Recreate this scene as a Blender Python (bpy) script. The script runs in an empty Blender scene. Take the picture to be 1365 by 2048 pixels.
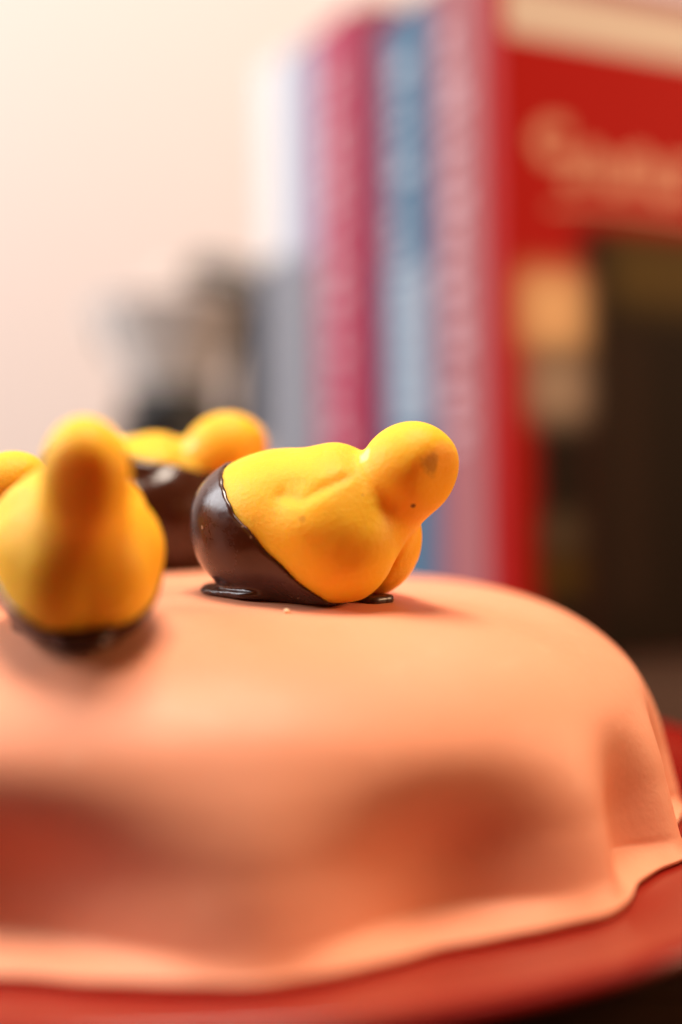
import bpy, bmesh, math, random
import numpy as np
from mathutils import Vector, Matrix

random.seed(4); np.random.seed(4)
S = 0.01                       # geometry below is written in centimetres
sc = bpy.context.scene
R = math.radians

# ------------------------------------------------------------------ camera
CAM = (3.0, -27.0, 7.8)
cam = bpy.data.cameras.new('camera'); camo = bpy.data.objects.new('camera', cam)
sc.collection.objects.link(camo); sc.camera = camo
cam.sensor_fit = 'HORIZONTAL'; cam.sensor_width = 24.0; cam.lens = 44.73
camo.location = [c*S for c in CAM]
camo.rotation_euler = (R(90-1.9), 0, 0)
cam.clip_start = 0.005; cam.clip_end = 50
cam.dof.use_dof = True
cam.dof.focus_distance = 23.3*S
cam.dof.aperture_fstop = 3.1
cam.dof.aperture_blades = 0

# ------------------------------------------------------------------ world and lamps
w = bpy.data.worlds.new('World'); sc.world = w; w.use_nodes = True
bg = w.node_tree.nodes['Background']
bg.inputs['Color'].default_value = (1.0, 0.66, 0.46, 1)
bg.inputs['Strength'].default_value = 0.035

def area(name, loc, target, sx, sy, power, col):
    l = bpy.data.lights.new(name, 'AREA'); l.shape = 'RECTANGLE'; l.size = sx; l.size_y = sy
    l.energy = power; l.color = col
    o = bpy.data.objects.new(name, l); sc.collection.objects.link(o)
    o.location = loc
    o.rotation_euler = (Vector(target)-Vector(loc)).to_track_quat('-Z', 'Y').to_euler()
    return o
area('window_light', (-1.38, 0.18, 0.92), (0.05, 0.12, 0.05), 1.0, 1.0, 25, (0.94, 0.96, 1.0))
area('ceiling_lamp', (0.0, -0.07, 1.70), (0.02, 0.08, 0), 0.65, 0.5, 32, (1.0, 0.85, 0.70))
area('warm_lamp', (1.22, 0.06, 0.46), (0.05, -0.05, 0.04), 0.35, 0.35, 8, (1.0, 0.62, 0.34))

sc.view_settings.view_transform = 'Standard'; sc.view_settings.look = 'None'
sc.view_settings.exposure = 0.5; sc.view_settings.gamma = 1.0
sc.view_settings.use_curve_mapping = False
sc.render.engine = 'CYCLES'
sc.cycles.use_denoising = True
sc.cycles.max_bounces = 8
sc.cycles.sample_clamp_indirect = 6.0

# ------------------------------------------------------------------ helpers
def srgb(r, g, b):
    f = lambda c: (c/255/12.92) if c/255 <= 0.04045 else ((c/255+0.055)/1.055)**2.4
    return (f(r), f(g), f(b), 1)

def mat(name, col=(0.8, 0.8, 0.8, 1), rough=0.5, metal=0.0, spec=0.5):
    m = bpy.data.materials.new(name); m.use_nodes = True
    b = m.node_tree.nodes['Principled BSDF']
    b.inputs['Base Color'].default_value = col
    b.inputs['Roughness'].default_value = rough
    b.inputs['Metallic'].default_value = metal
    b.inputs['Specular IOR Level'].default_value = spec
    return m, m.node_tree, b

def node(nt, t, **kw):
    n = nt.nodes.new(t)
    for k, v in kw.items(): setattr(n, k, v)
    return n

def noise(nt, co, scale, detail=4, rough=0.55):
    n = node(nt, 'ShaderNodeTexNoise'); n.inputs['Scale'].default_value = scale
    n.inputs['Detail'].default_value = detail; n.inputs['Roughness'].default_value = rough
    nt.links.new(co, n.inputs['Vector']); return n.outputs['Fac']

def ramp(nt, fac, stops):
    n = node(nt, 'ShaderNodeValToRGB'); e = n.color_ramp.elements
    while len(e) < len(stops): e.new(0.5)
    for el, (p, c) in zip(e, stops):
        el.position = p; el.color = c if len(c) == 4 else (*c, 1)
    nt.links.new(fac, n.inputs['Fac']); return n.outputs['Color']

def mix(nt, fac, a, b):
    n = node(nt, 'ShaderNodeMix', data_type='RGBA')
    for sock, v in ((n.inputs[0], fac), (n.inputs[6], a), (n.inputs[7], b)):
        if hasattr(v, 'links'): nt.links.new(v, sock)
        else: sock.default_value = v
    return n.outputs[2]

def math_(nt, op, a, b=None, c=None, clamp=False):
    n = node(nt, 'ShaderNodeMath', operation=op); n.use_clamp = clamp
    for i, v in enumerate((a, b, c)):
        if v is None: continue
        if hasattr(v, 'links'): nt.links.new(v, n.inputs[i])
        else: n.inputs[i].default_value = v
    return n.outputs[0]

def bump(nt, bsdf, height, strength, dist):
    n = node(nt, 'ShaderNodeBump'); n.inputs['Strength'].default_value = strength
    n.inputs['Distance'].default_value = dist
    nt.links.new(height, n.inputs['Height']); nt.links.new(n.outputs['Normal'], bsdf.inputs['Normal'])

def objco(nt): return node(nt, 'ShaderNodeTexCoord').outputs['Object']

def mesh(name, V, F, m, parent=None, smooth=True, scale=S):
    me = bpy.data.meshes.new(name)
    me.from_pydata([tuple(float(c)*scale for c in v) for v in V], [], [tuple(int(i) for i in f) for f in F])
    me.materials.append(m)
    if smooth: me.polygons.foreach_set('use_smooth', [True]*len(me.polygons))
    me.update()
    o = bpy.data.objects.new(name, me); sc.collection.objects.link(o)
    if parent: o.parent = parent
    return o

def bm_obj(name, bm, m, parent=None, smooth=False):
    for v in bm.verts: v.co *= S
    bmesh.ops.recalc_face_normals(bm, faces=bm.faces)
    me = bpy.data.meshes.new(name); bm.to_mesh(me); bm.free(); me.materials.append(m)
    if smooth: me.polygons.foreach_set('use_smooth', [True]*len(me.polygons))
    o = bpy.data.objects.new(name, me); sc.collection.objects.link(o)
    if parent: o.parent = parent
    return o

def add_box(bm, x0, x1, y0, y1, z0, z1, bev=0.0):
    r = bmesh.ops.create_cube(bm, size=1)
    for v in r['verts']:
        v.co = Vector(((x0+x1)/2+v.co.x*(x1-x0), (y0+y1)/2+v.co.y*(y1-y0), (z0+z1)/2+v.co.z*(z1-z0)))
    if bev:
        es = list({e for v in r['verts'] for e in v.link_edges})
        bmesh.ops.bevel(bm, geom=es, offset=bev, segments=2, affect='EDGES', profile=0.6)

def box_obj(name, dims, m, parent=None, bev=0.0):
    bm = bmesh.new(); add_box(bm, *dims, bev=bev); return bm_obj(name, bm, m, parent)

def lathe(name, prof, m, parent=None, seg=96, off=(0, 0), smooth=True, rot=0.0):
    V = []; F = []; n = len(prof)
    for i in range(seg):
        a = 2*math.pi*i/seg+rot
        for r, z in prof: V.append((off[0]+r*math.cos(a), off[1]+r*math.sin(a), z))
    for i in range(seg):
        j = (i+1) % seg
        for k in range(n-1):
            F.append((i*n+k, j*n+k, j*n+k+1, i*n+k+1))
    return mesh(name, V, F, m, parent, smooth)

def empty(name, loc=(0, 0, 0), rot=(0, 0, 0)):
    o = bpy.data.objects.new(name, None); sc.collection.objects.link(o)
    o.location = [c*S for c in loc]; o.rotation_euler = rot; o.empty_display_size = 0.02
    return o

def tag(o, label=None, cat=None, group=None, kind=None):
    if label: o['label'] = label
    if cat: o['category'] = cat
    if group: o['group'] = group
    if kind: o['kind'] = kind
    return o

# ------------------------------------------------------------------ materials
def make_wood():
    m, nt, b = mat('dark_wood', rough=0.32)
    co = objco(nt); mp = node(nt, 'ShaderNodeMapping'); mp.inputs['Scale'].default_value = (6, 90, 6)
    nt.links.new(co, mp.inputs['Vector'])
    n = noise(nt, mp.outputs['Vector'], 4.0, 6, 0.6)
    c = ramp(nt, n, [(0.3, (0.018, 0.008, 0.005)), (0.55, (0.05, 0.022, 0.012)), (0.75, (0.085, 0.04, 0.022))])
    nt.links.new(c, b.inputs['Base Color'])
    nt.links.new(math_(nt, 'MULTIPLY_ADD', n, 0.25, 0.22), b.inputs['Roughness'])
    bump(nt, b, n, 0.15, 0.0006)
    return m
M_wood = make_wood()

def make_wall():
    m, nt, b = mat('cream_paint', (0.86, 0.80, 0.73, 1), 0.8, spec=0.2)
    co = objco(nt); n = noise(nt, co, 60, 5)
    nt.links.new(ramp(nt, n, [(0.3, (0.67, 0.565, 0.53)), (0.7, (0.69, 0.585, 0.55))]), b.inputs['Base Color'])
    bump(nt, b, n, 0.1, 0.001)
    return m
M_wall = make_wall()

def make_cakeskin():
    m, nt, b = mat('pink_marzipan', rough=0.5, spec=0.35)
    co = objco(nt)
    n1 = noise(nt, co, 14, 3); n2 = noise(nt, co, 900, 4, 0.6); n3 = noise(nt, co, 160, 4)
    c = ramp(nt, n1, [(0.3, (0.79, 0.295, 0.162)), (0.7, (0.82, 0.33, 0.187))])
    c = mix(nt, math_(nt, 'MULTIPLY', ramp(nt, n3, [(0.62, (0, 0, 0)), (0.75, (1, 1, 1))]), 0.25), c, (0.86, 0.41, 0.25, 1))
    nt.links.new(c, b.inputs['Base Color'])
    b.inputs['Subsurface Weight'].default_value = 0.15
    b.inputs['Subsurface Radius'].default_value = (1.0, 0.35, 0.2)
    b.inputs['Subsurface Scale'].default_value = 0.004
    nt.links.new(math_(nt, 'MULTIPLY_ADD', n3, 0.2, 0.40), b.inputs['Roughness'])
    # short hairline cracks stretched around the rim, and a fine sugary grain
    mp = node(nt, 'ShaderNodeMapping'); mp.inputs['Scale'].default_value = (120, 420, 120)
    nt.links.new(co, mp.inputs['Vector'])
    cr = noise(nt, mp.outputs['Vector'], 1.0, 4, 0.7)
    h = math_(nt, 'ADD', math_(nt, 'MULTIPLY', n2, 0.7), math_(nt, 'ADD', math_(nt, 'MULTIPLY', n3, 0.6), math_(nt, 'MULTIPLY', cr, 0.7)))
    bump(nt, b, h, 0.3, 0.0003)
    return m
M_skin = make_cakeskin()

def make_chick_mat(stains=True):
    m, nt, b = mat('yellow_marzipan', rough=0.42, spec=0.24)
    co = objco(nt)
    n1 = noise(nt, co, 60, 4); n2 = noise(nt, co, 1100, 5, 0.65); n3 = noise(nt, co, 240, 5, 0.6)
    c = ramp(nt, n1, [(0.3, (0.92, 0.47, 0.016)), (0.7, (0.94, 0.515, 0.024))])
    # a pale highlight painted behind the neck, a brown smudge on the cheek, a few specks
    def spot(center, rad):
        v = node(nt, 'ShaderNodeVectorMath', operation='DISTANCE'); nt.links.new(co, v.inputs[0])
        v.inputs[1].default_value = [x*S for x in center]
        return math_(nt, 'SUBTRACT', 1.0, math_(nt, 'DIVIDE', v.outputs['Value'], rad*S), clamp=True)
    def stain_or_highlight(c, center, rad, color, thr, amt, nz):
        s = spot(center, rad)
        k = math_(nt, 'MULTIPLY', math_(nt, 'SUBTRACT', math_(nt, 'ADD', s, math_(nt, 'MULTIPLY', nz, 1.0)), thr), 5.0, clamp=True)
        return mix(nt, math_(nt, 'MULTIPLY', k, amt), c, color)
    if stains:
        c = stain_or_highlight(c, (1.36, -0.52, 2.70), 0.32, (0.95, 0.72, 0.40, 1), 0.90, 0.7, n3)
        c = stain_or_highlight(c, on_side(2.60, 2.58), 0.48, (0.36, 0.13, 0.015, 1), 1.02, 0.5, noise(nt, co, 420, 5, 0.7))
        c = stain_or_highlight(c, on_side(0.62, 1.60), 0.2, (0.55, 0.22, 0.01, 1), 1.05, 0.5, n3)
        c = stain_or_highlight(c, on_side(2.28, 1.82), 0.085, (0.12, 0.035, 0.006, 1), 0.9, 0.9, n3)
    else:
        c = stain_or_highlight(c, (1.30, -0.62, 2.70), 0.40, (0.95, 0.70, 0.34, 1), 0.95, 0.7, n3)  # the painted neck highlight, wider on these chicks
    sp = ramp(nt, noise(nt, co, 330, 2, 0.4), [(0.765, (0, 0, 0)), (0.785, (1, 1, 1))])
    c = mix(nt, math_(nt, 'MULTIPLY', sp, 0.6), c, (0.35, 0.12, 0.01, 1))
    gr = ramp(nt, noise(nt, co, 1500, 3, 0.6), [(0.55, (0, 0, 0)), (0.72, (1, 1, 1))])
    c = mix(nt, math_(nt, 'MULTIPLY', gr, 0.22), c, (0.96, 0.62, 0.10, 1))
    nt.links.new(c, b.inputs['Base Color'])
    b.inputs['Subsurface Weight'].default_value = 0.7
    b.inputs['Subsurface Radius'].default_value = (1.0, 0.42, 0.06)
    b.inputs['Subsurface Scale'].default_value = 0.008
    nt.links.new(math_(nt, 'MULTIPLY_ADD', n3, 0.3, 0.34), b.inputs['Roughness'])
    h = math_(nt, 'ADD', math_(nt, 'MULTIPLY', n2, 0.8), math_(nt, 'MULTIPLY', n3, 0.4))
    bump(nt, b, h, 0.55, 0.00045)
    return m

def make_choc():
    m, nt, b = mat('dark_chocolate', rough=0.25, spec=0.4)
    co = objco(nt)
    n1 = noise(nt, co, 110, 5, 0.65); n2 = noise(nt, co, 700, 4, 0.6)
    scuff = ramp(nt, n1, [(0.5, (0, 0, 0)), (0.68, (1, 1, 1))])
    c = mix(nt, math_(nt, 'MULTIPLY', scuff, 0.45), (0.050, 0.013, 0.005, 1), (0.075, 0.028, 0.018, 1))
    sp = ramp(nt, noise(nt, co, 520, 2, 0.4), [(0.73, (0, 0, 0)), (0.75, (1, 1, 1))])
    c = mix(nt, math_(nt, 'MULTIPLY', sp, 0.5), c, (0.45, 0.28, 0.18, 1))
    nt.links.new(c, b.inputs['Base Color'])
    nt.links.new(math_(nt, 'MULTIPLY_ADD', scuff, 0.20, 0.20), b.inputs['Roughness'])
    bump(nt, b, math_(nt, 'ADD', math_(nt, 'MULTIPLY', n1, 1.0), math_(nt, 'MULTIPLY', n2, 0.3)), 0.18, 0.0003)
    return m
M_choc = make_choc()

def make_red_glaze():
    m, nt, b = mat('red_glaze', (0.42, 0.016, 0.008, 1), 0.22)
    n = noise(nt, objco(nt), 30, 3)
    nt.links.new(ramp(nt, n, [(0.3, (0.20, 0.0045, 0.003)), (0.7, (0.225, 0.006, 0.0035))]), b.inputs['Base Color'])
    return m
M_plate = make_red_glaze()
M_crumb, _, _ = mat('sugar_crumb', (0.9, 0.66, 0.42, 1), 0.6)
M_sponge, _nt, _b = mat('sponge', (0.16, 0.06, 0.02, 1), 0.9)
bump(_nt, _b, noise(_nt, objco(_nt), 500, 4), 0.8, 0.002)

# ------------------------------------------------------------------ setting
tb = box_obj('table', (-70, 80, -45, 99.5, -3, 0), M_wood, bev=0.3); tag(tb, kind='structure')
wl = box_obj('wall', (-160, 160, 100, 108, -40, 190), M_wall); tag(wl, kind='structure')

# ------------------------------------------------------------------ plate
plate_prof = [(0, 0.32), (6.5, 0.32), (7.0, 0.0), (7.6, 0.0), (7.9, 0.18), (10.5, 0.38), (11.9, 0.75), (12.45, 1.02), (12.62, 1.13),
              (12.66, 1.22), (12.6, 1.3), (12.45, 1.3), (11.8, 1.08), (10.9, 0.82), (10.2, 0.73), (8, 0.7), (0, 0.7)]
pl = lathe('plate', plate_prof, M_plate, seg=160)
tag(pl, 'glossy red ceramic plate with a low raised rim under the pink cake', 'plate')

# ------------------------------------------------------------------ cake
ZB = 0.76                     # where the marzipan meets the plate
PR = [(0, 4.55), (2, 4.52), (4, 4.42), (6, 4.27), (7.3, 4.02), (8.2, 3.64), (8.9, 3.10), (9.35, 2.45), (9.64, 1.80), (9.80, 1.15),
      (9.86, 0.60), (9.90, 0.28), (9.94, 0.14), (10.0, 0.06)]
def catmull(P, n):
    P = np.array(P, float); Q = np.vstack([2*P[0]-P[1], P, 2*P[-1]-P[-2]])
    out = []
    for i in range(len(P)-1):
        p0, p1, p2, p3 = Q[i:i+4]
        for t in np.linspace(0, 1, n, endpoint=False):
            out.append(0.5*((2*p1)+(-p0+p2)*t+(2*p0-5*p1+4*p2-p3)*t*t+(-p0+3*p1-3*p2+p3)*t**3))
    out.append(P[-1]); return np.array(out)
CP = catmull(PR, 9); CP[:, 1] *= 4.75/4.55
# azimuths of the draped folds (degrees, 0 = right of the cake, -90 = towards the camera)
FOLDS = [(-122, 6, 1), (-79, 4.0, 1.0), (-43, 4.0, 1.0), (-24, 3.2, 0.9), (-5, 4, 0.9), (16, 6, 1), (38, 5, 1), (64, 6, .9), (92, 5, 1), (120, 6, 1),
         (150, 5, 1), (177, 6, 1), (218, 6, 1)]
FC = sorted(f[0] % 360 for f in FOLDS)
def hollow_of(a):
    """0 on a fold, 1 in the middle of a wide hollow between two folds"""
    d = np.degrees(a) % 360; out = np.zeros_like(d)
    for k, c0 in enumerate(FC):
        c1 = FC[(k+1) % len(FC)]; span = (c1-c0) % 360
        t = ((d-c0) % 360)/span; m = t < 1
        out[m] = (np.sin(np.pi*t[m])**2)**0.9*min(1.05, 0.60+span/70)
    return out
def wob(x, y):
    return (0.05*np.sin(x*0.55+0.4)*np.cos(y*0.47+1.0)+0.03*np.sin(x*1.1+y*0.8))
def top_z(x, y):
    r = math.hypot(x, y); return float(np.interp(r, CP[:, 0], CP[:, 1]))+float(wob(np.array(x), np.array(y)))+ZB
NA = 360
ang = np.linspace(0, 2*np.pi, NA, endpoint=False)
rd = 1-hollow_of(ang)
sstep = lambda a, b, x: (lambda t: t*t*(3-2*t))(min(1.0, max(0.0, (x-a)/(b-a))))
V = [(0, 0, CP[0, 1]+float(wob(0, 0))+ZB)]
rings = CP[1:]
for (r, z) in rings:
    hollow = 1-rd                              # hollows between the folds tuck in under the shoulder; the folds run out at the foot
    rr = r-0.80*hollow*(1-sstep(0.95, 3.05, z))*(0.25+0.75*sstep(0.05, 0.42, z))+0.18*rd*(1-sstep(0.0, 1.5, z))
    if z < 0.5: rr = rr+(0.5-z)/0.5*(0.04*np.sin(ang*7+.6)+0.03*np.sin(ang*13)+0.02*np.sin(ang*31+1)+0.015*np.sin(ang*53))
    x = rr*np.cos(ang); y = rr*np.sin(ang)
    zz = z+ZB+wob(x, y)*np.clip(z/4, 0, 1)+ (0.025*np.clip(1-z/.4, 0, 1))*(1+np.sin(ang*9+2))
    V += list(zip(x, y, zz))
# underside lip
x = np.array([v[0] for v in V[-NA:]]); y = np.array([v[1] for v in V[-NA:]])
V += list(zip(x*0.995, y*0.995, np.full(NA, ZB-0.02)))
V += list(zip(x*0.93, y*0.93, np.full(NA, ZB-0.02)))
nr = len(rings)+2
F = [(0, 1+i, 1+(i+1) % NA) for i in range(NA)]
for k in range(nr-1):
    b0 = 1+k*NA; b1 = b0+NA
    for i in range(NA):
        j = (i+1) % NA
        F.append((b0+i, b1+i, b1+j, b0+j))
cake = empty('cake', (0, 0, 0))
tag(cake, 'domed cake draped in pale pink marzipan with soft folds on a red plate', 'cake')
mesh('marzipan_cover', V, F, M_skin, cake)
lathe('sponge_base', [(0, ZB+0.02), (7.8, ZB+0.02), (7.7, ZB+1.0), (7.4, ZB+1.6), (0, ZB+1.6)], M_sponge, cake, seg=72)
# a little lump in the marzipan on the far shoulder
def lump(x, y, r, m, parent, name, squash=0.6, dz=0.0):
    bm = bmesh.new(); bmesh.ops.create_icosphere(bm, subdivisions=3, radius=r)
    for v in bm.verts:
        n_ = 1+0.18*math.sin(v.co.x*9/r*0.3+x)+0.15*math.sin(v.co.y*7/r*0.4+y)+0.12*math.sin(v.co.z*8/r*.3)
        v.co = v.co*n_; v.co.z *= squash
        v.co += Vector((x, y, top_z(x, y)+dz))
    return bm_obj(name, bm, m, parent, True)
lump(9.22, 0.5, 0.10, M_skin, cake, 'marzipan_lump', 1.0, 0.0)

# ------------------------------------------------------------------ chicks (implicit surface, meshed with surface nets)
def ell(p, c, r):
    q = p-np.array(c); r = np.array(r)
    k0 = np.linalg.norm(q/r, axis=-1); k1 = np.linalg.norm(q/(r*r), axis=-1)+1e-9
    return k0*(k0-1)/k1
def cap(p, a, b, ra, rb):
    a = np.array(a, float); b = np.array(b, float); ab = b-a
    t = np.clip(((p-a)@ab)/(ab@ab), 0, 1)
    return np.linalg.norm(p-a-t[..., None]*ab, axis=-1)-(ra+(rb-ra)*t)
def smin(a, b, k):
    h = np.clip(0.5+0.5*(b-a)/k, 0, 1); return b+(a-b)*h-k*h*(1-h)
def smax(a, b, k): return -smin(-a, -b, k)
def seg2(px, pz, a, b):
    ax, az = a; bx, bz = b; dx, dz = bx-ax, bz-az
    t = np.clip(((px-ax)*dx+(pz-az)*dz)/(dx*dx+dz*dz), 0, 1)
    return np.hypot(px-ax-t*dx, pz-az-t*dz)
def lowfreq(p, ph):
    x, y, z = p[..., 0], p[..., 1], p[..., 2]
    return (np.sin(2.1*x+ph)*np.sin(2.6*y+1.3*ph)+np.sin(2.4*z+.7*ph+y)*.8+.5*np.sin(4.3*x-3.1*z+ph)*np.sin(3.7*y))

def body_sdf(p, v):
    x, y, z = p[..., 0], p[..., 1], p[..., 2]
    d = ell(p, (-0.35, 0, 1.42), (2.05, 1.55, 1.42))
    d = smin(d, ell(p, (-0.70, 0, 0.95), (1.48, 1.30, 0.98)), 0.3)
    d = smin(d, ell(p, (0.60, 0, 1.72), (1.15, 1.30, 1.11)), 0.35)
    lob = smin(ell(p, (0.80, -v['lobe'], 1.12), (1.15, 0.92, 1.15)), ell(p, (0.80, v['lobe'], 1.12), (1.15, 0.92, 1.15)), v['lobe_k'])
    d = smin(d, lob, 0.45)
    # the crease down the middle of the chest
    d = d+v['groove']*np.exp(-(y/0.085)**2)*np.clip((x-0.9)/0.4, 0, 1)*np.clip((1.75-z)/0.3, 0, 1)
    hd = ell(p, v['head'], v['head_r'])
    hd = smin(hd, cap(p, (1.86+v['hx'], 0, 2.26), (1.36, 0, 1.40), v['neck'], v['neck']-0.11), 0.35)
    hd = smax(hd, (x-v['head'][0])*0.90-y*0.36-(z-v['head'][2])*0.24-0.69, 0.22)
    d = smin(d, hd, v['hk'])
    # raised ridge along the back, wings pressed in with a fingertip
    d = d-0.09*np.exp(-((x-0.55)/0.45)**2-((y)/0.55)**2)*(z > 2)
    for s in (-1, 1):
        side = np.clip(s*y/0.8, 0, 1)
        c1 = np.minimum(seg2(x, z, (0.10, 1.98), (0.55, 1.92)), seg2(x, z, (0.55, 1.92), (1.15, 2.28)))
        d = d+side*0.05*np.exp(-(c1/0.12)**2)
        d = d+side*0.05*np.exp(-((x-0.36)/0.42)**2-((z-2.14)/0.20)**2)
        c2 = np.minimum(seg2(x, z, (1.35, 2.05), (1.60, 1.55)), seg2(x, z, (1.60, 1.55), (1.45, 0.95)))
        d = d+side*0.028*np.exp(-(c2/0.18)**2)
        d = d-side*0.05*np.exp(-((x-0.55)/0.5)**2-((z-1.45)/0.35)**2)
    d = d+0.012*lowfreq(p, v['ph'])
    return smax(d, 0.03-z, 0.12)

def choc_sdf(p, v):
    x, y, z = p[..., 0], p[..., 1], p[..., 2]
    (ax, az), (bx, bz) = v['dip']
    n = np.array([-(bz-az), bx-ax]); n = n/np.linalg.norm(n)
    if n[0] < 0 and n[1] < 0: n = -n
    pl_ = (x-ax)*n[0]+(z-az)*n[1]+0.022*np.sin(3.1*y+v['ph'])+0.014*np.sin(9*y+2)+0.012*np.sin(7*z-4*x)+0.008*np.sin(19*y+11*z)
    d = smax(body_sdf(p, v)-0.055, pl_, 0.05)
    # the pool of chocolate it set in
    px, py = x-v['foot'][0], y-v['foot'][1]
    a = np.arctan2(py, px)
    rx, ry = v['foot_r']
    rad = np.hypot(px/rx, py/ry)
    q = (rad-1-0.045*np.sin(3*a+v['ph'])-0.03*np.sin(7*a))*min(rx, ry)
    foot = smax(q, np.abs(z-0.08-0.10*np.clip(rad-0.7, 0, 1))-0.05, 0.08)
    fx, fy, fr = v['toe']
    toe = smax(np.hypot(x-fx, (y-fy)/0.9)-fr-0.03*np.sin(5*np.arctan2(y-fy, x-fx)), np.abs(z-0.03)-0.09, 0.1)
    d = smin(smin(d, foot, 0.22), toe, 0.1)
    return smax(d, -0.12-z, 0.02)

def surface_nets(f, lo, hi, h):
    lo = np.array(lo); hi = np.array(hi)
    n = np.ceil((hi-lo)/h).astype(int)+1
    ax = [lo[i]+h*np.arange(n[i]) for i in range(3)]
    g = np.stack(np.meshgrid(*ax, indexing='ij'), -1)
    val = np.stack([f(g[i]) for i in range(n[0])])
    ins = val < 0
    c = [n[0]-1, n[1]-1, n[2]-1]
    corners = [(i, j, k) for i in (0, 1) for j in (0, 1) for k in (0, 1)]
    sl = lambda a, o: a[o[0]:o[0]+c[0], o[1]:o[1]+c[1], o[2]:o[2]+c[2]]
    cnt = sum(sl(ins, o).astype(int) for o in corners)
    act = (cnt > 0) & (cnt < 8)
    idx = np.argwhere(act)
    vid = -np.ones(c, int); vid[act] = np.arange(len(idx))
    acc = np.zeros((len(idx), 3)); num = np.zeros(len(idx))
    for a in corners:
        for d in range(3):
            if a[d]: continue
            b = list(a); b[d] = 1
            va = val[idx[:, 0]+a[0], idx[:, 1]+a[1], idx[:, 2]+a[2]]
            vb = val[idx[:, 0]+b[0], idx[:, 1]+b[1], idx[:, 2]+b[2]]
            m = (va < 0) != (vb < 0)
            t = np.where(m, va/np.where(m, va-vb, 1), 0)
            pt = np.tile(np.array(a, float), (len(idx), 1)); pt[:, d] += t
            acc[m] += pt[m]; num[m] += 1
    P = lo+h*(idx+acc/num[:, None])
    F = []
    for d in range(3):
        e, f2 = [(1, 2), (2, 0), (0, 1)][d]
        lo_i = [slice(None)]*3; hi_i = [slice(None)]*3
        lo_i[d] = slice(0, n[d]-1); hi_i[d] = slice(1, n[d])
        A, B = ins[tuple(lo_i)], ins[tuple(hi_i)]
        for q in np.argwhere(A != B):
            if q[e] < 1 or q[f2] < 1 or q[e] >= c[e] or q[f2] >= c[f2]: continue
            def vv(i, j):
                r = q.copy(); r[e] -= i; r[f2] -= j; return vid[r[0], r[1], r[2]]
            quad = [vv(1, 1), vv(0, 1), vv(0, 0), vv(1, 0)]
            F.append(quad if A[tuple(q)] else quad[::-1])
    for _ in range(2):             # pull the vertices onto the true surface
        e_ = 0.01; v0 = f(P)
        gr = np.stack([(f(P+np.eye(3)[i]*e_)-v0)/e_ for i in range(3)], -1)
        P = P-np.clip(v0/((gr**2).sum(-1)+1e-6), -h*.5, h*.5)[:, None]*gr
    return P, F

BASE = dict(head=(2.06, 0, 2.53), head_r=(0.88, 0.78, 0.80), hx=0.0, ph=0.6, neck=0.73, hk=0.24, lobe=0.62, lobe_k=0.06, groove=0.13,
            dip=((-1.62, 2.55), (0.92, 0.0)), dipy=0.0, foot=(-0.74, 0.05), foot_r=(1.70, 1.16), toe=(1.12, 0.15, 0.47))
def on_side(x, z):
    """point of the chick's right flank at (x, z)"""
    ys = np.linspace(-1.9, 0, 400); d = body_sdf(np.stack([np.full(400, x), ys, np.full(400, z)], -1), BASE)
    k = np.argmax(d < 0); return (x, float(ys[k]) if d.min() < 0 else -0.3, z)
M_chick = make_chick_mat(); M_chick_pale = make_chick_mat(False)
def chick(label, x, y, yaw, size, v, h, tilt=(0, 0), sink=0.06):
    e = 0.6
    nx = -0.25*(top_z(x+e, y)-top_z(x-e, y))/(2*e); ny = -0.25*(top_z(x, y+e)-top_z(x, y-e))/(2*e)
    root = empty('marzipan_chick', (x, y, top_z(x, y)-sink*size))
    q = Vector((0, 0, 1)).rotation_difference(Vector((nx, ny, 1)).normalized())
    root.rotation_mode = 'QUATERNION'
    root.rotation_quaternion = q @ Matrix.Rotation(R(yaw), 3, 'Z').to_quaternion() @ Matrix.Rotation(R(tilt[0]), 3, 'Y').to_quaternion() @ Matrix.Rotation(R(tilt[1]), 3, 'X').to_quaternion()
    root.scale = (size,)*3
    tag(root, label, 'marzipan chick', 'chocolate-dipped marzipan chicks on the cake')
    P, F = surface_nets(lambda p: body_sdf(p, v), (-2.7, -1.9, -.15), (3.3, 1.9, 3.8), h)
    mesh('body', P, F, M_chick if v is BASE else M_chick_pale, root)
    P, F = surface_nets(lambda p: choc_sdf(p, v), (-2.8, -2.0, -.3), (3.3, 2.0, 3.8), h)
    mesh('chocolate_dip', P, F, M_choc, root)
    return root
main = chick('yellow marzipan chick in sharp focus facing right, its tail dipped in dark chocolate', 2.42, -3.0, -25, 1.0, BASE, 0.05)
v2 = dict(BASE, ph=2.2, head=(2.0, 0, 2.68), head_r=(0.82, 0.72, 0.80), neck=0.66, hk=0.35, lobe=0.40, lobe_k=0.4, groove=0.015, dip=((-1.62, 2.55), (1.75, 0.12)), toe=(1.15, 0.0, 0.62))
front = chick('blurred yellow marzipan chick nearest the camera, facing it, cut by the left edge', -1.3, -6.3, -72, 0.97, v2, 0.08, (-4, 0))
v3 = dict(BASE, ph=4.0, dip=((-2.3, 2.85), (1.5, 2.2)), foot=(-.1, 0), foot_r=(2.0, 1.3))
v4 = dict(BASE, ph=5.1)
left = chick('blurred yellow marzipan chick whose head just enters at the left edge behind the nearest chick', -5.05, -2.0, -14, 0.89, v4, 0.09)
front.scale = (0.97, 0.90, 0.99)
back = chick('blurred marzipan chick behind the others, chocolate covering its body up to its yellow back', -1.9, 3.0, -4, 1.12, v3, 0.08)

def crumb(label, x, y, r):
    o = lump(x, y, r, M_crumb, None, 'sugar_crumb', 0.8, r*0.4); return tag(o, label, 'crumb')
crumb('tiny pale sugar crumb on the cake in front of the sharp chick', 2.05, -4.75, 0.055)

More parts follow.
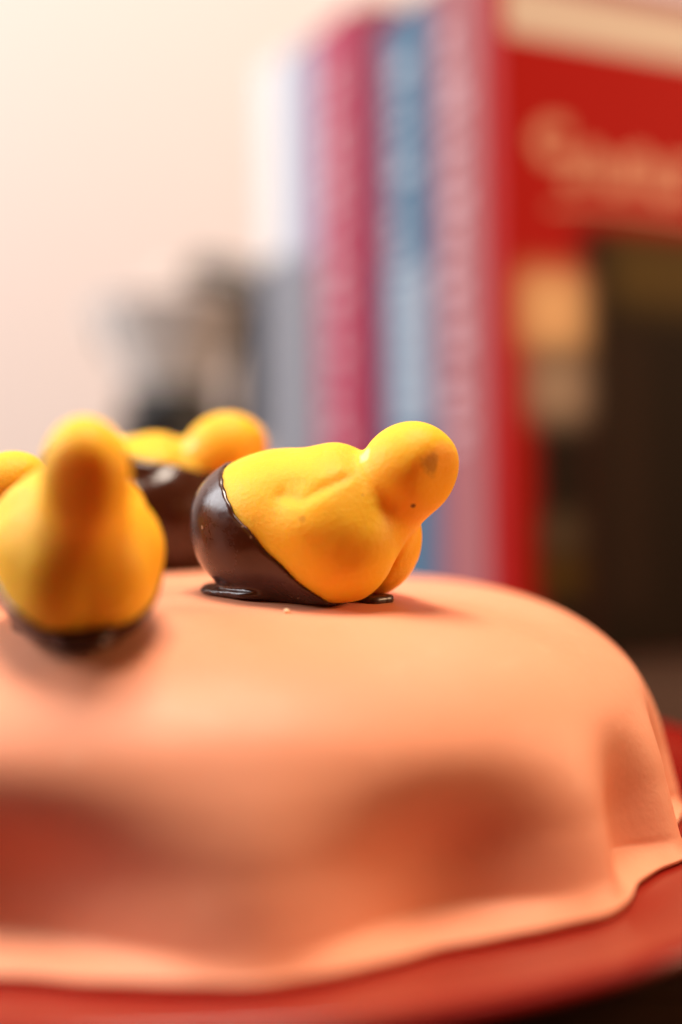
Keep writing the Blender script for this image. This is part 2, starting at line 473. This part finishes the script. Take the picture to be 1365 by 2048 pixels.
# ------------------------------------------------------------------ books
CORNER = np.array([CAM[0]+6.3, CAM[1]+50.0]); ROW = R(-65)
vdir = np.array([-math.sin(R(25)), math.cos(R(25))])
LEAN = R(-2.2)
M_page, _nt, _b = mat('paper_edges', (0.78, 0.70, 0.58, 1), 0.8)
def clothm(name, col, rough=0.5):
    m, nt, b = mat(name, col, rough+0.1, spec=0.2)
    co = objco(nt); n = noise(nt, co, 25, 4)
    c2 = tuple(c*0.86 for c in col[:3])+(1,)
    nt.links.new(mix(nt, n, c2, col), b.inputs['Base Color'])
    bump(nt, b, noise(nt, co, 900, 2), 0.1, 0.0003)
    return m
def book(label, t0, t1, height, depth, m, pull=0.0, bands=(), lean=LEAN, ink=None):
    """origin at the foot of the left board, spine towards -y, local +x to the right-hand board"""
    p = CORNER+vdir*t1
    root = empty('book', (p[0], p[1], 0.02), (0, lean, ROW))
    th = t1-t0-0.06; y0 = -pull
    tag(root, label, 'book', 'cookbooks standing in a row by the wall')
    bw = 0.28
    box_obj('spine', (0, th, y0, y0+bw, 0, height), m, root, 0.08)
    box_obj('board', (0, bw, y0+bw+0.003, y0+depth, 0, height), m, root, 0.05)
    box_obj('board', (th-bw, th, y0+bw+0.003, y0+depth, 0, height), m, root, 0.05)
    box_obj('page_block', (bw+0.005, th-bw-0.005, y0+bw+0.01, y0+depth-0.5, 0.3, height-0.35), M_page, root)
    for (z0, z1, a, b_, mm) in bands:
        box_obj('spine_band', (th*a, th*b_, y0-0.03, y0-0.002, z0, z1), mm, root)
    if ink:                                   # a row of small printed marks up the spine
        bm = bmesh.new(); z = height*0.30
        while z < height*0.92:
            g = random.uniform(0.35, 0.9); a = random.uniform(0.22, 0.4)
            add_box(bm, th*a, th*random.uniform(0.5, 0.75), y0-0.05, y0-0.032, z, z+g)
            z += g+random.uniform(0.25, 0.7)
        bm_obj('spine_lettering', bm, ink, root)
    return root, th, y0
M_mauve = clothm('mauve_cloth', (0.40, 0.135, 0.145, 1)); M_blue = clothm('blue_cloth', (0.075, 0.17, 0.265, 1))
M_crim = clothm('crimson_cloth', (0.26, 0.005, 0.034, 1)); M_pink = clothm('pink_cloth', (0.46, 0.055, 0.115, 1))
M_lav = clothm('lavender_cloth', (0.40, 0.41, 0.52, 1)); M_white = clothm('white_cloth', (0.80, 0.77, 0.75, 1))
M_grey = clothm('grey_print', (0.25, 0.25, 0.28, 1)); M_ice = clothm('ice_print', (0.32, 0.37, 0.44, 1)); M_plum = clothm('plum_strip', (0.20, 0.12, 0.19, 1))
M_red = clothm('red_cloth', (0.44, 0.007, 0.008, 1), 0.4)

M_ink, _, _ = mat('pale_pink_ink', (0.62, 0.36, 0.38, 1), 0.6); M_ink2, _, _ = mat('pale_blue_ink', (0.36, 0.44, 0.52, 1), 0.6)
book('tall mauve pink book just left of the red cover', 0.7, 5.0, 28.3, 19, M_mauve, 0, [(0.4, 28.0, 0.0, 0.18, M_plum)], ink=M_ink)  # plum strip paints the shade along the spine's left edge
book('blue book with a pale panel low on its spine', 5.1, 9.9, 28.2, 20, M_blue, 0, [(9.5, 16.5, 0.25, 0.98, M_ice), (17.0, 28.0, 0.0, 0.22, M_plum)], ink=M_ink2)  # narrow plum strip on the upper left of the spine
book('thin crimson book between the pink and the blue one', 10.0, 12.5, 29.6, 20, M_crim, 0)
book('bright pink book next to the thin crimson one', 12.6, 17.0, 30.2, 20, M_pink, 0, [(0.5, 7, .1, .9, M_lav)], ink=M_ink)
book('pale lavender book with a grey lower spine', 17.1, 20.8, 30.3, 20, M_lav, 0, [(0.4, 19.0, 0.02, 0.98, M_grey)])
book('white book at the left end of the row with a grey lower spine', 20.9, 25.0, 30.6, 20, M_white, 0, [(0.4, 19.5, 0.02, 0.98, M_grey)])

# the red book shows its front cover, printed with a cream band, a title and a dark picture
def make_cover():
    m, nt, b = mat('red_cover_print', rough=0.6, spec=0.06)
    co = objco(nt); sx = node(nt, 'ShaderNodeSeparateXYZ'); nt.links.new(co, sx.inputs[0])
    U, Z = sx.outputs['Y'], sx.outputs['Z']
    def sm(v, a, b_, lo, hi):
        n = node(nt, 'ShaderNodeMapRange', interpolation_type='SMOOTHSTEP'); nt.links.new(v, n.inputs['Value'])
        n.inputs['From Min'].default_value = a*S; n.inputs['From Max'].default_value = b_*S
        n.inputs['To Min'].default_value = lo; n.inputs['To Max'].default_value = hi
        return n.outputs['Result']
    col = (0.46, 0.010, 0.007, 1)
    for (u0, u1, z0, z1, s, c) in PRINT:
        k = math_(nt, 'MULTIPLY', math_(nt, 'MULTIPLY', sm(U, u0-s, u0+s, 0, 1), sm(U, u1-s, u1+s, 1, 0)),
                  math_(nt, 'MULTIPLY', sm(Z, z0-s, z0+s, 0, 1), sm(Z, z1-s, z1+s, 1, 0)))
        col = mix(nt, k, col, c)
    nt.links.new(col, b.inputs['Base Color'])
    return m
PRINT = [(0.35, 30, 24.9, 40, 0.15, (0.82, 0.68, 0.56, 1)),
         (3.7, 30, -5, 17.6, 0.8, (0.016, 0.008, 0.004, 1)),
         (1.3, 4.4, -5, 14.5, 0.9, (0.016, 0.009, 0.005, 1)),
         (0.9, 3.9, 12.6, 15.6, 0.95, (0.90, 0.54, 0.26, 1)),
         (1.2, 3.9, 9.8, 12.2, 1.0, (0.42, 0.30, 0.21, 1)),
         (5.2, 30, 14.5, 17.4, 1.2, (0.10, 0.058, 0.014, 1)),
         (4.9, 7.0, 2, 13.5, 0.9, (0.028, 0.013, 0.007, 1)),
         (1.6, 3.6, 4.4, 6.0, 0.7, (0.085, 0.055, 0.030, 1)),
         (1.6, 3.6, 2.8, 4.2, 0.7, (0.085, 0.042, 0.006, 1))]
M_cover = make_cover()
rb, th, y0 = book('large red book showing its front cover with cream title and dark picture', -0.6, 0.6, 27.0, 21, M_red, 0)
for ch in rb.children:
    if ch.name.startswith('board') and ch.data.vertices[0].co.x > th/2*S: pass
box_obj('cover_print', (th+0.002, th+0.03, y0+0.05, y0+20.9, 0.05, 26.95), M_cover, rb)
M_title, _, _ = mat('cream_ink', (0.66, 0.22, 0.12, 1), 0.5)
def stroke(pts, wdt):
    """a flat brush stroke lying on the cover; pts are (along cover, height) in cm"""
    P = catmull(pts, 8); V = []; F = []
    for i, p in enumerate(P):
        t = P[min(i+1, len(P)-1)]-P[max(i-1, 0)]; t = t/np.linalg.norm(t); nn = np.array([-t[1], t[0]])
        for sgn in (1, -1):
            q = p+nn*sgn*wdt/2
            V += [(th+0.031, y0+q[0], q[1]), (th+0.045, y0+q[0], q[1])]
        if i:
            k = 4*i; F += [(k-4+1, k+1, k+3, k-4+3), (k-4, k, k+1, k-3), (k-2, k+2, k+3, k-1)]
    return mesh('title_stroke', V, F, M_title, rb, smooth=False)
for pts, wd in (([(3.3, 21.4), (2.4, 21.5), (1.8, 20.9), (2.2, 20.2), (3.2, 20.3), (3.6, 19.7), (3.0, 19.2)], 0.66),
                ([(4.0, 19.3), (4.1, 20.5), (4.6, 20.6), (4.9, 19.4)], 0.55), ([(5.0, 20.5), (5.3, 19.4), (5.8, 19.5), (6.0, 20.7)], 0.55),
                ([(6.4, 19.3), (6.5, 20.6), (7.1, 20.6), (7.2, 19.3)], 0.55), ([(7.6, 20.6), (7.6, 19.6), (8.1, 19.2), (8.6, 19.9), (8.5, 20.8)], 0.55),
                ([(9.0, 19.2), (9.1, 20.5), (9.7, 20.5)], 0.55), ([(2.2, 18.2), (5.0, 18.4), (9.6, 18.3)], 0.2)):
    stroke(pts, wd)

# ------------------------------------------------------------------ stovetop coffee pot
M_alu, _nt, _b = mat('pale_enamel', (0.78, 0.70, 0.64, 1), 0.45)
M_bake, _, _ = mat('black_bakelite', (0.010, 0.008, 0.007, 1), 0.35)
px, py = CAM[0]-12.5, CAM[1]+95
pot = empty('coffee_pot', (px, py, 0), (0, 0, R(-8)))
pot.scale = (1.2,)*3
tag(pot, 'pale faceted stovetop coffee pot with a black handle and base, blurred left of the books', 'coffee pot')
def octo(name, prof, m): return lathe(name, prof, m, pot, seg=8, smooth=False, rot=R(22.5))
octo('water_chamber', [(0, 0), (4.3, 0), (4.4, 0.3), (3.6, 9.6), (0, 9.6)], M_bake)
lathe('collar', [(0, 9.6), (2.9, 9.6), (3.1, 9.9), (3.1, 11.2), (2.8, 11.6), (0, 11.6)], M_bake, pot, 48)
octo('upper_chamber', [(0, 11.6), (2.9, 11.6), (3.0, 12.0), (4.9, 16.6), (4.6, 16.6), (0, 16.2)], M_alu)
lid = octo('lid', [(5.0, 16.65), (5.0, 16.9), (2.6, 17.4), (0.6, 17.6), (0, 17.6)], M_wall)
lathe('knob', [(0, 17.6), (0.4, 17.6), (0.45, 17.9), (0.8, 18.3), (0.7, 18.7), (0, 18.8)], M_alu, lid, 24)
sp_V = [(-4.2, -0.9, 14.0), (-4.2, 0.9, 14.0), (-4.6, 1.3, 16.5), (-4.6, -1.3, 16.5), (-5.9, 0, 16.6), (-3.6, 0, 13.2)]
mesh('spout', sp_V, [(0, 5, 4), (5, 1, 4), (1, 2, 4), (3, 0, 4), (2, 3, 4), (0, 3, 2, 1), (0, 1, 5)], M_alu, pot, False)
def tube(name, pts, ry, rz, m, parent):
    P = catmull(pts, 8); V = []; F = []; n = 12
    for i, p in enumerate(P):
        t = P[min(i+1, len(P)-1)]-P[max(i-1, 0)]; t = t/np.linalg.norm(t); nn = np.array([-t[1], t[0]])
        for k in range(n):
            a = 2*math.pi*k/n
            q = p+nn*rz*math.cos(a); V.append((q[0], ry*math.sin(a), q[1]))
    for i in range(len(P)-1):
        for k in range(n): F.append((i*n+k, i*n+(k+1) % n, (i+1)*n+(k+1) % n, (i+1)*n+k))
    F += [tuple(range(n))[::-1], tuple((len(P)-1)*n+k for k in range(n))]
    return mesh(name, V, F, m, parent)
tube('handle', [(1.4, 18.1), (3.2, 17.9), (4.8, 17.2), (5.5, 15.4), (5.5, 12.5), (5.3, 8.0)], 1.6, 1.6, M_bake, pot)
